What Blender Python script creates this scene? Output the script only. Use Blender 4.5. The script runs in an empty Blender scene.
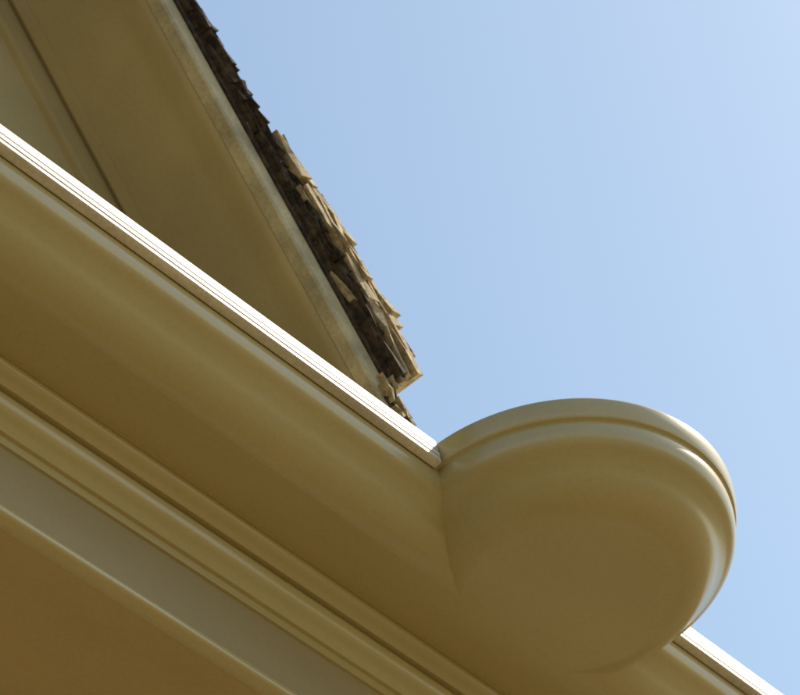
import bpy, math, random
from mathutils import Vector, Matrix
random.seed(11)
sc=bpy.context.scene
sc.view_settings.view_transform='Standard'
try: sc.view_settings.look='None'
except Exception: pass
sc.view_settings.exposure=0; sc.view_settings.gamma=1
Z0=5.6   # height of cornice lip
R=0.293

# ---------- materials ----------
def paint(name,col,rough=0.4,bump=0.03,var=0.07,spec=0.5,fine=0.3,stretch=0.3,sc1=4):
    m=bpy.data.materials.new(name); m.use_nodes=True
    nt=m.node_tree; N=nt.nodes; L=nt.links
    b=N['Principled BSDF']
    tc=N.new('ShaderNodeTexCoord')
    n1=N.new('ShaderNodeTexNoise'); n1.inputs['Scale'].default_value=sc1; n1.inputs['Detail'].default_value=7
    n2=N.new('ShaderNodeTexNoise'); n2.inputs['Scale'].default_value=150; n2.inputs['Detail'].default_value=4
    mp=N.new('ShaderNodeMapping'); mp.inputs['Scale'].default_value=(stretch,1,1)
    L.new(tc.outputs['Object'],mp.inputs['Vector']); L.new(mp.outputs['Vector'],n1.inputs['Vector']); L.new(tc.outputs['Object'],n2.inputs['Vector'])
    r=N.new('ShaderNodeValToRGB')
    r.color_ramp.elements[0].position=0.25; r.color_ramp.elements[1].position=0.75
    r.color_ramp.elements[0].color=(*[c*(1-var) for c in col],1)
    r.color_ramp.elements[1].color=(*[min(1,c*(1+var)) for c in col],1)
    L.new(n1.outputs['Fac'],r.inputs['Fac'])
    r2=N.new('ShaderNodeValToRGB'); r2.color_ramp.elements[0].position=0.3; r2.color_ramp.elements[1].position=0.6
    r2.color_ramp.elements[0].color=(0.82,0.80,0.76,1); r2.color_ramp.elements[1].color=(1,1,1,1)
    L.new(n2.outputs['Fac'],r2.inputs['Fac'])
    mx=N.new('ShaderNodeMixRGB'); mx.blend_type='MULTIPLY'; mx.inputs['Fac'].default_value=fine
    L.new(r.outputs['Color'],mx.inputs['Color1']); L.new(r2.outputs['Color'],mx.inputs['Color2'])
    L.new(mx.outputs['Color'],b.inputs['Base Color'])
    b.inputs['Roughness'].default_value=rough
    b.inputs['Specular IOR Level'].default_value=spec
    bp=N.new('ShaderNodeBump'); bp.inputs['Strength'].default_value=bump; bp.inputs['Distance'].default_value=0.004
    L.new(n2.outputs['Fac'],bp.inputs['Height'])
    n3=N.new('ShaderNodeTexNoise'); n3.inputs['Scale'].default_value=9; n3.inputs['Detail'].default_value=2
    mp3=N.new('ShaderNodeMapping'); mp3.inputs['Scale'].default_value=(0.25,1,1)
    L.new(tc.outputs['Object'],mp3.inputs['Vector']); L.new(mp3.outputs['Vector'],n3.inputs['Vector'])
    b2=N.new('ShaderNodeBump'); b2.inputs['Strength'].default_value=0.25; b2.inputs['Distance'].default_value=0.01
    L.new(n3.outputs['Fac'],b2.inputs['Height']); L.new(bp.outputs['Normal'],b2.inputs['Normal'])
    L.new(b2.outputs['Normal'],b.inputs['Normal'])
    return m
M_cor=paint('cornice_paint',(0.49,0.39,0.175),0.23,spec=0.8,var=0.10)
M_lip=paint('sunlit_lip_paint',(0.66,0.60,0.49),0.5,var=0.25,fine=0.9,stretch=0.12,sc1=30)  # same paint as the cornice, sunlight put into a paler colour
M_low=paint('eave_ceiling_paint',(0.49,0.35,0.15),0.5,var=0.12)
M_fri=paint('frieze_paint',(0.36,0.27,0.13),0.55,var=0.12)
M_gab=paint('gable_paint',(0.42,0.335,0.165),0.6,var=0.16)
M_wall=paint('wall_paint',(0.5,0.42,0.28),0.6)

def wood(name,dark,light,pos):
    m=bpy.data.materials.new(name); m.use_nodes=True
    nt=m.node_tree; N=nt.nodes; L=nt.links; b=N['Principled BSDF']
    tc=N.new('ShaderNodeTexCoord')
    n=N.new('ShaderNodeTexNoise'); n.inputs['Scale'].default_value=55; n.inputs['Detail'].default_value=8; n.inputs['Roughness'].default_value=0.7
    L.new(tc.outputs['Object'],n.inputs['Vector'])
    r=N.new('ShaderNodeValToRGB'); r.color_ramp.elements[0].position=pos; r.color_ramp.elements[1].position=pos+0.28
    r.color_ramp.elements[0].color=(*dark,1); r.color_ramp.elements[1].color=(*light,1)
    L.new(n.outputs['Fac'],r.inputs['Fac']); L.new(r.outputs['Color'],b.inputs['Base Color'])
    b.inputs['Roughness'].default_value=0.9
    bp=N.new('ShaderNodeBump'); bp.inputs['Strength'].default_value=0.7; bp.inputs['Distance'].default_value=0.01
    L.new(n.outputs['Fac'],bp.inputs['Height']); L.new(bp.outputs['Normal'],b.inputs['Normal'])
    return m
M_sh_shade=wood('weathered_shingle_shaded',(0.020,0.013,0.007),(0.13,0.085,0.045),0.42)  # shingle wood with the shade of the upper roof put into its colour
M_sh_lit=wood('weathered_shingle_sunlit',(0.17,0.12,0.065),(0.58,0.45,0.26),0.33)  # same wood for the eave end, sunlight put into its colour

house=bpy.data.objects.new('house',None); sc.collection.objects.link(house)
def mkobj(name,verts,faces,mat,smooth=None,parent=house,mats=None,midx=None):
    me=bpy.data.meshes.new(name); me.from_pydata([tuple(v) for v in verts],[],faces); me.update()
    ob=bpy.data.objects.new(name,me); sc.collection.objects.link(ob)
    for m in (mats or [mat]): me.materials.append(m)
    if midx:
        for p,i in zip(me.polygons,midx): p.material_index=i
    if smooth is not None:
        for p in me.polygons: p.use_smooth=True
        me.set_sharp_from_angle(angle=math.radians(smooth))
    if parent: ob.parent=parent
    return ob

def catmull(P,n=6):
    out=[]
    for i in range(len(P)-1):
        p0=P[max(i-1,0)];p1=P[i];p2=P[i+1];p3=P[min(i+2,len(P)-1)]
        for k in range(n):
            t=k/n
            out.append(tuple(0.5*((2*p1[j])+(-p0[j]+p2[j])*t+(2*p0[j]-5*p1[j]+4*p2[j]-p3[j])*t*t+(-p0[j]+3*p1[j]-3*p2[j]+p3[j])*t**3) for j in (0,1)))
    out.append(P[-1]); return out

XA,XB=3.4,-3.0
# ---------- cornice: lip + ogee swept along wall and round the bow ----------
lip=[(0.05,-0.004)]+catmull([(0.006,-0.001),(0.001,0.003),(0.0,0.009),(0.001,0.022),(0.0035,0.034),(0.006,0.040)],4)+[(0.010,0.0415)]
og=catmull([(0.0115,0.043),(0.0105,0.054),(0.012,0.068),(0.019,0.083),(0.034,0.094),(0.047,0.106),(0.058,0.120),(0.072,0.132),(0.088,0.140),(0.104,0.1443),(0.116,0.14545),(0.122,0.1455)],6)
prof=lip+og
HS=prof[-1][1]
NA=110
def plan(d):
    r=R-d
    a0=math.asin(max(-1,min(1,-d/r)))
    xe=r*math.cos(a0)
    pts=[]
    for k in range(13): pts.append((XA+(xe-XA)*k/12,-d))
    for k in range(1,NA):
        a=a0+(math.pi-2*a0)*k/NA
        pts.append((r*math.cos(a),r*math.sin(a)))
    for k in range(13): pts.append((-xe+(XB+xe)*k/12,-d))
    return pts
V=[];F=[]
for d,h in prof:
    for x,y in plan(d): V.append((x,y,Z0-h))
n=len(plan(0))
for l in range(len(prof)-1):
    for i in range(n-1):
        a=l*n+i; F.append((a,a+n,a+n+1,a+1))
lb=(len(prof)-1)*n
YS=-0.2137
i0,i1=12,12+NA
F.append(tuple(lb+i for i in range(i0,i1+1)))
sb=len(V)
line=[i for i in range(0,i0+1)]+[i for i in range(i1,n)]
for i in line: V.append((V[lb+i][0],YS,Z0-HS))
for k in range(len(line)-1):
    F.append((lb+line[k],sb+k,sb+k+1,lb+line[k+1]))
t0=len(V)
for x,y in plan(prof[0][0]): V.append((x,-0.45,Z0+0.01))
for i in range(n-1): F.append((i,i+1,t0+i+1,t0+i))
mkobj('bowed_cornice',V,F,M_cor,smooth=32)

def sweep(name,prof,mat,smooth=30,x0=XA,x1=XB,caps=False):
    m=len(prof)
    V=[(x0,-d,Z0-h) for d,h in prof]+[(x1,-d,Z0-h) for d,h in prof]
    F=[(i,i+1,i+m+1,i+m) for i in range(m-1)]
    if caps: F+= [tuple(range(m)),tuple(range(2*m-1,m-1,-1))]
    return mkobj(name,V,F,mat,smooth=smooth)
def tl(d,h): return (d-0.09*h,h)
reed=[(0.03,-0.006),(-0.001,-0.004)]+[tl(*p) for p in [(-0.003,0.0),(-0.003,0.022),(-0.001,0.023),(-0.001,0.025),(-0.003,0.026),(-0.003,0.036),(-0.0015,0.0368),(-0.0015,0.0382),(-0.002,0.039),(-0.002,0.047),(0.003,0.050)]]+[(0.009,0.0505)]
sweep('lip_strip',reed,M_lip,x0=XA,x1=R+0.002,caps=True)
sweep('lip_strip',reed,M_lip,x0=-R-0.002,x1=XB,caps=True)

# ---------- bed mouldings / frieze / ceiling ----------
def sh(P): return [(d-0.0093,h+0.0185) for d,h in P]
bed=[(0.2228,0.126),(0.2232,0.131)]+catmull([(0.226,0.131),(0.224,0.139),(0.229,0.148),(0.240,0.154),(0.247,0.160)],5)+[(0.2605,0.1605),(0.261,0.167),(0.2525,0.1675)]+\
    catmull([(0.2525,0.168),(0.250,0.178),(0.256,0.193),(0.268,0.203),(0.277,0.214)],5)+[(0.283,0.215),(0.283,0.232),(0.288,0.2325)]
sweep('bed_moulding',sh(bed),M_cor)
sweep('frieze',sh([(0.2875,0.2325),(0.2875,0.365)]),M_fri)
sweep('frieze_bead',sh([(0.2875,0.364),(0.279,0.365)]+catmull([(0.278,0.367),(0.276,0.374),(0.279,0.381),(0.290,0.385)],5)+[(0.30,0.385)]),M_cor)
sweep('eave_ceiling',sh([(0.30,0.3845),(1.25,0.3845)]),M_low)
wz=Z0-0.403
def boxv(x0,x1,y0,y1,z0,z1):
    v=[(x,y,z) for x in (x0,x1) for y in (y0,y1) for z in (z0,z1)]
    f=[(0,1,3,2),(4,6,7,5),(0,4,5,1),(2,3,7,6),(0,2,6,4),(1,5,7,3)]
    return v,f
v,f=boxv(XB+0.3,XA-0.3,-7,-1.22,0,wz+0.1); mkobj('wall',v,f,M_wall)

# ---------- gable over the cornice ----------
S=math.radians(58); cS,sS=math.cos(S),math.sin(S)
O=Vector((0.355,0,Z0+0.147))
def W(u,w,y): return (O.x+u*cS-w*sS, y, O.z+u*sS+w*cS)
UL=2.6
def rsweep(name,prof,mat,u0=-0.19,u1=UL,smooth=25):
    V=[W(u0,w,y) for y,w in prof]+[W(u1,w,y) for y,w in prof]
    m=len(prof)
    return mkobj(name,V,[(i,i+1,i+m+1,i+m) for i in range(m-1)],mat,smooth=smooth)
YF=-0.06
M_rake=paint('rake_board_paint',(0.44,0.36,0.20),0.6,var=0.45,fine=1.0,stretch=1,sc1=14)
rsweep('rake_board',[(YF-0.05,0.052),(YF,0.052),(YF,0.018),(YF-0.003,0.012),(YF-0.022,0.006),(YF-0.022,0.012)],M_rake)
rsweep('rake_soffit',[(YF-0.0225,0.012)]+[(y,w) for y,w in catmull([(YF-0.023,0.007),(YF-0.035,0.005),(YF-0.055,0.009),(YF-0.075,0.014)],4)]+[(YF-0.090,0.016),(-0.280,0.016)],M_gab)
rsweep('rake_frieze',[(-0.279,0.016),(-0.279,0.010),(-0.3,0.009),(-0.3,0.020),(-0.309,0.020),(-0.309,-0.03),(-0.313,-0.032),(-0.313,-0.038),(-0.305,-0.040),(-0.305,-0.058),(-0.32,-0.058)],M_gab)
ax=W(UL,0.01,0); bx=W(-0.19,0.01,0)
xa=ax[0]
mir=2*xa-bx[0]
mkobj('gable_wall',[(bx[0],-0.316,Z0-0.05),(bx[0],-0.316,bx[2]),(xa,-0.316,ax[2]),(mir,-0.316,bx[2]),(mir,-0.316,Z0-0.05)],[(0,1,2,3,4)],M_gab)
mkobj('rear_roof_slope',[(xa,YF,ax[2]+.1),(mir+.3,YF,bx[2]-.1),(mir+.3,-6,bx[2]-.1),(xa,-6,ax[2]+.1)],[(0,1,2,3)],M_sh_shade)
rsweep('roof_deck',[(YF+0.004,0.053),(YF+0.004,0.066),(-6,0.066),(-6,0.053),(YF+0.004,0.053)],M_sh_shade,u0=-0.01)

# ---------- shingles: stacked courses ----------
V=[];F=[];MI=[]
def wedge(u0,u1,w0,t0,t1,y0,y1,mi,jit=0.003,lean=0.0):
    b=len(V)
    jy=random.uniform(-1,1)*0.012
    for k,(u,w) in enumerate(((u0,w0),(u0,w0+t0),((u0+u1)/2,w0+t0*0.55),(u1,w0+t1),(u1,w0-0.003),((u0+u1)/2,w0-0.001))):
        for y in (y0,y1):
            yy=y+random.uniform(-jit,jit)*1.5
            if k in (1,2,3): yy-=lean*(1,0.6,0.1)[k-1]
            if y==y1 and k in (0,1): yy+=jy*0.5
            V.append(W(u+random.uniform(-jit,jit),w+random.uniform(-jit,jit)*0.8,yy))
    q=[(0,1,3,2),(2,3,5,4),(4,5,7,6),(6,7,9,8),(8,9,11,10),(10,11,1,0),(0,2,4,10),(4,6,8,10),(1,11,5,3),(5,11,9,7)]
    for f in q:
        F.append(tuple(b+i for i in f)); MI.append(mi)
def layer(w0,u_start,u_end,expo,t,yfront,pale,jf=0.008,k=2.1,uj=0.008,lean=0.0):
    u=u_start
    while u<u_end:
        y=yfront+random.uniform(-jf,jf)
        while y>-1.2:
            wd=random.uniform(0.07,0.16)
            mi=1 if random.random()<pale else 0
            wedge(u+random.uniform(-uj,uj),u+expo*k,w0+random.uniform(0,0.003),t*random.uniform(0.7,1.3),0.003,y-wd+0.003,y,mi,lean=lean)
            y-=wd
        u+=expo*random.uniform(0.75,1.25)
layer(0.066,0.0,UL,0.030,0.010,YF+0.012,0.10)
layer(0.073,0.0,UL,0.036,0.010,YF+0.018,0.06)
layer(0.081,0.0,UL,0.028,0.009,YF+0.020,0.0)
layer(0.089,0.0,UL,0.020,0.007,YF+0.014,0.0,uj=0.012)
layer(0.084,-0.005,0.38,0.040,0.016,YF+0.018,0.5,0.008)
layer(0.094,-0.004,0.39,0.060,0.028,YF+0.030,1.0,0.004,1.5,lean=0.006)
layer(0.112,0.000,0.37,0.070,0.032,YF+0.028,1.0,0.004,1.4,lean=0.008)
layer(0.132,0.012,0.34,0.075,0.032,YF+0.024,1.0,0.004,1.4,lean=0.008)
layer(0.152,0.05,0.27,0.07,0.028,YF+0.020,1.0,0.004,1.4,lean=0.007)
# broken starter pieces under the eave end
layer(0.026,-0.15,-0.03,0.022,0.016,YF+0.010,0.6,0.008,1.3,lean=0.004)
layer(0.042,-0.085,0.0,0.022,0.016,YF+0.012,0.5,0.008,1.3,lean=0.004)
layer(0.056,-0.050,0.0,0.022,0.016,YF+0.010,0.6,0.008,1.3,lean=0.004)
mkobj('shingle_roof',V,F,None,mats=[M_sh_shade,M_sh_lit],midx=MI)

# ---------- ground ----------
m=bpy.data.materials.new('dry_ground'); m.use_nodes=True
N=m.node_tree.nodes; L=m.node_tree.links
nn=N.new('ShaderNodeTexNoise'); nn.inputs['Scale'].default_value=0.8; nn.inputs['Detail'].default_value=8
tc=N.new('ShaderNodeTexCoord'); L.new(tc.outputs['Object'],nn.inputs['Vector'])
rr=N.new('ShaderNodeValToRGB'); rr.color_ramp.elements[0].color=(0.14,0.10,0.042,1); rr.color_ramp.elements[1].color=(0.20,0.147,0.064,1)
L.new(nn.outputs['Fac'],rr.inputs['Fac']); L.new(rr.outputs['Color'],N['Principled BSDF'].inputs['Base Color'])
N['Principled BSDF'].inputs['Roughness'].default_value=0.95
mkobj('ground',[(-800,-800,0),(800,-800,0),(800,800,0),(-800,800,0)],[(0,1,2,3)],m,parent=None)

# ---------- light ----------
sd=Vector((-0.60,0.28,0.75)).normalized()
el=math.asin(sd.z); rot=math.atan2(sd.x,sd.y)
w=bpy.data.worlds.new('World'); sc.world=w; w.use_nodes=True
nt=w.node_tree; sk=nt.nodes.new('ShaderNodeTexSky'); sk.sky_type='NISHITA'; sk.sun_disc=False
sk.sun_elevation=el; sk.sun_rotation=rot; sk.air_density=1.4; sk.dust_density=1.6; sk.ozone_density=1.3
bg=nt.nodes['Background']; bg.inputs['Strength'].default_value=0.15
mu=nt.nodes.new('ShaderNodeMixRGB'); mu.blend_type='MULTIPLY'; mu.inputs['Fac'].default_value=1; mu.inputs['Color2'].default_value=(1.06,1.13,1.09,1)
nt.links.new(sk.outputs['Color'],mu.inputs['Color1']); nt.links.new(mu.outputs['Color'],bg.inputs['Color'])
sl=bpy.data.lights.new('sun','SUN'); sl.energy=5.0; sl.angle=math.radians(0.5); sl.color=(1,0.92,0.77)
so=bpy.data.objects.new('sun',sl); sc.collection.objects.link(so)
so.rotation_euler=sd.to_track_quat('Z','Y').to_euler(); so.location=(0,3,12)

# ---------- camera ----------
D=5.5; fpx=627*D
r=Vector((-123,140,-25.6)).normalized(); up=Vector((92,104,127)).normalized()
b=r.cross(up).normalized(); up=b.cross(r).normalized()
P0=Vector((0,0,Z0))
cx=(554-400)/fpx*D; cy=-(530-347.5)/fpx*D
pos=P0-(r*cx+up*cy-b*D)
cam=bpy.data.cameras.new('camera'); co=bpy.data.objects.new('camera',cam); sc.collection.objects.link(co)
co.matrix_world=Matrix(((r.x,up.x,b.x,pos.x),(r.y,up.y,b.y,pos.y),(r.z,up.z,b.z,pos.z),(0,0,0,1)))
cam.sensor_width=36; cam.lens=fpx/800*36; cam.clip_end=3000; cam.clip_start=0.05
cam.dof.use_dof=True; cam.dof.focus_distance=5.0; cam.dof.aperture_fstop=9
sc.camera=co
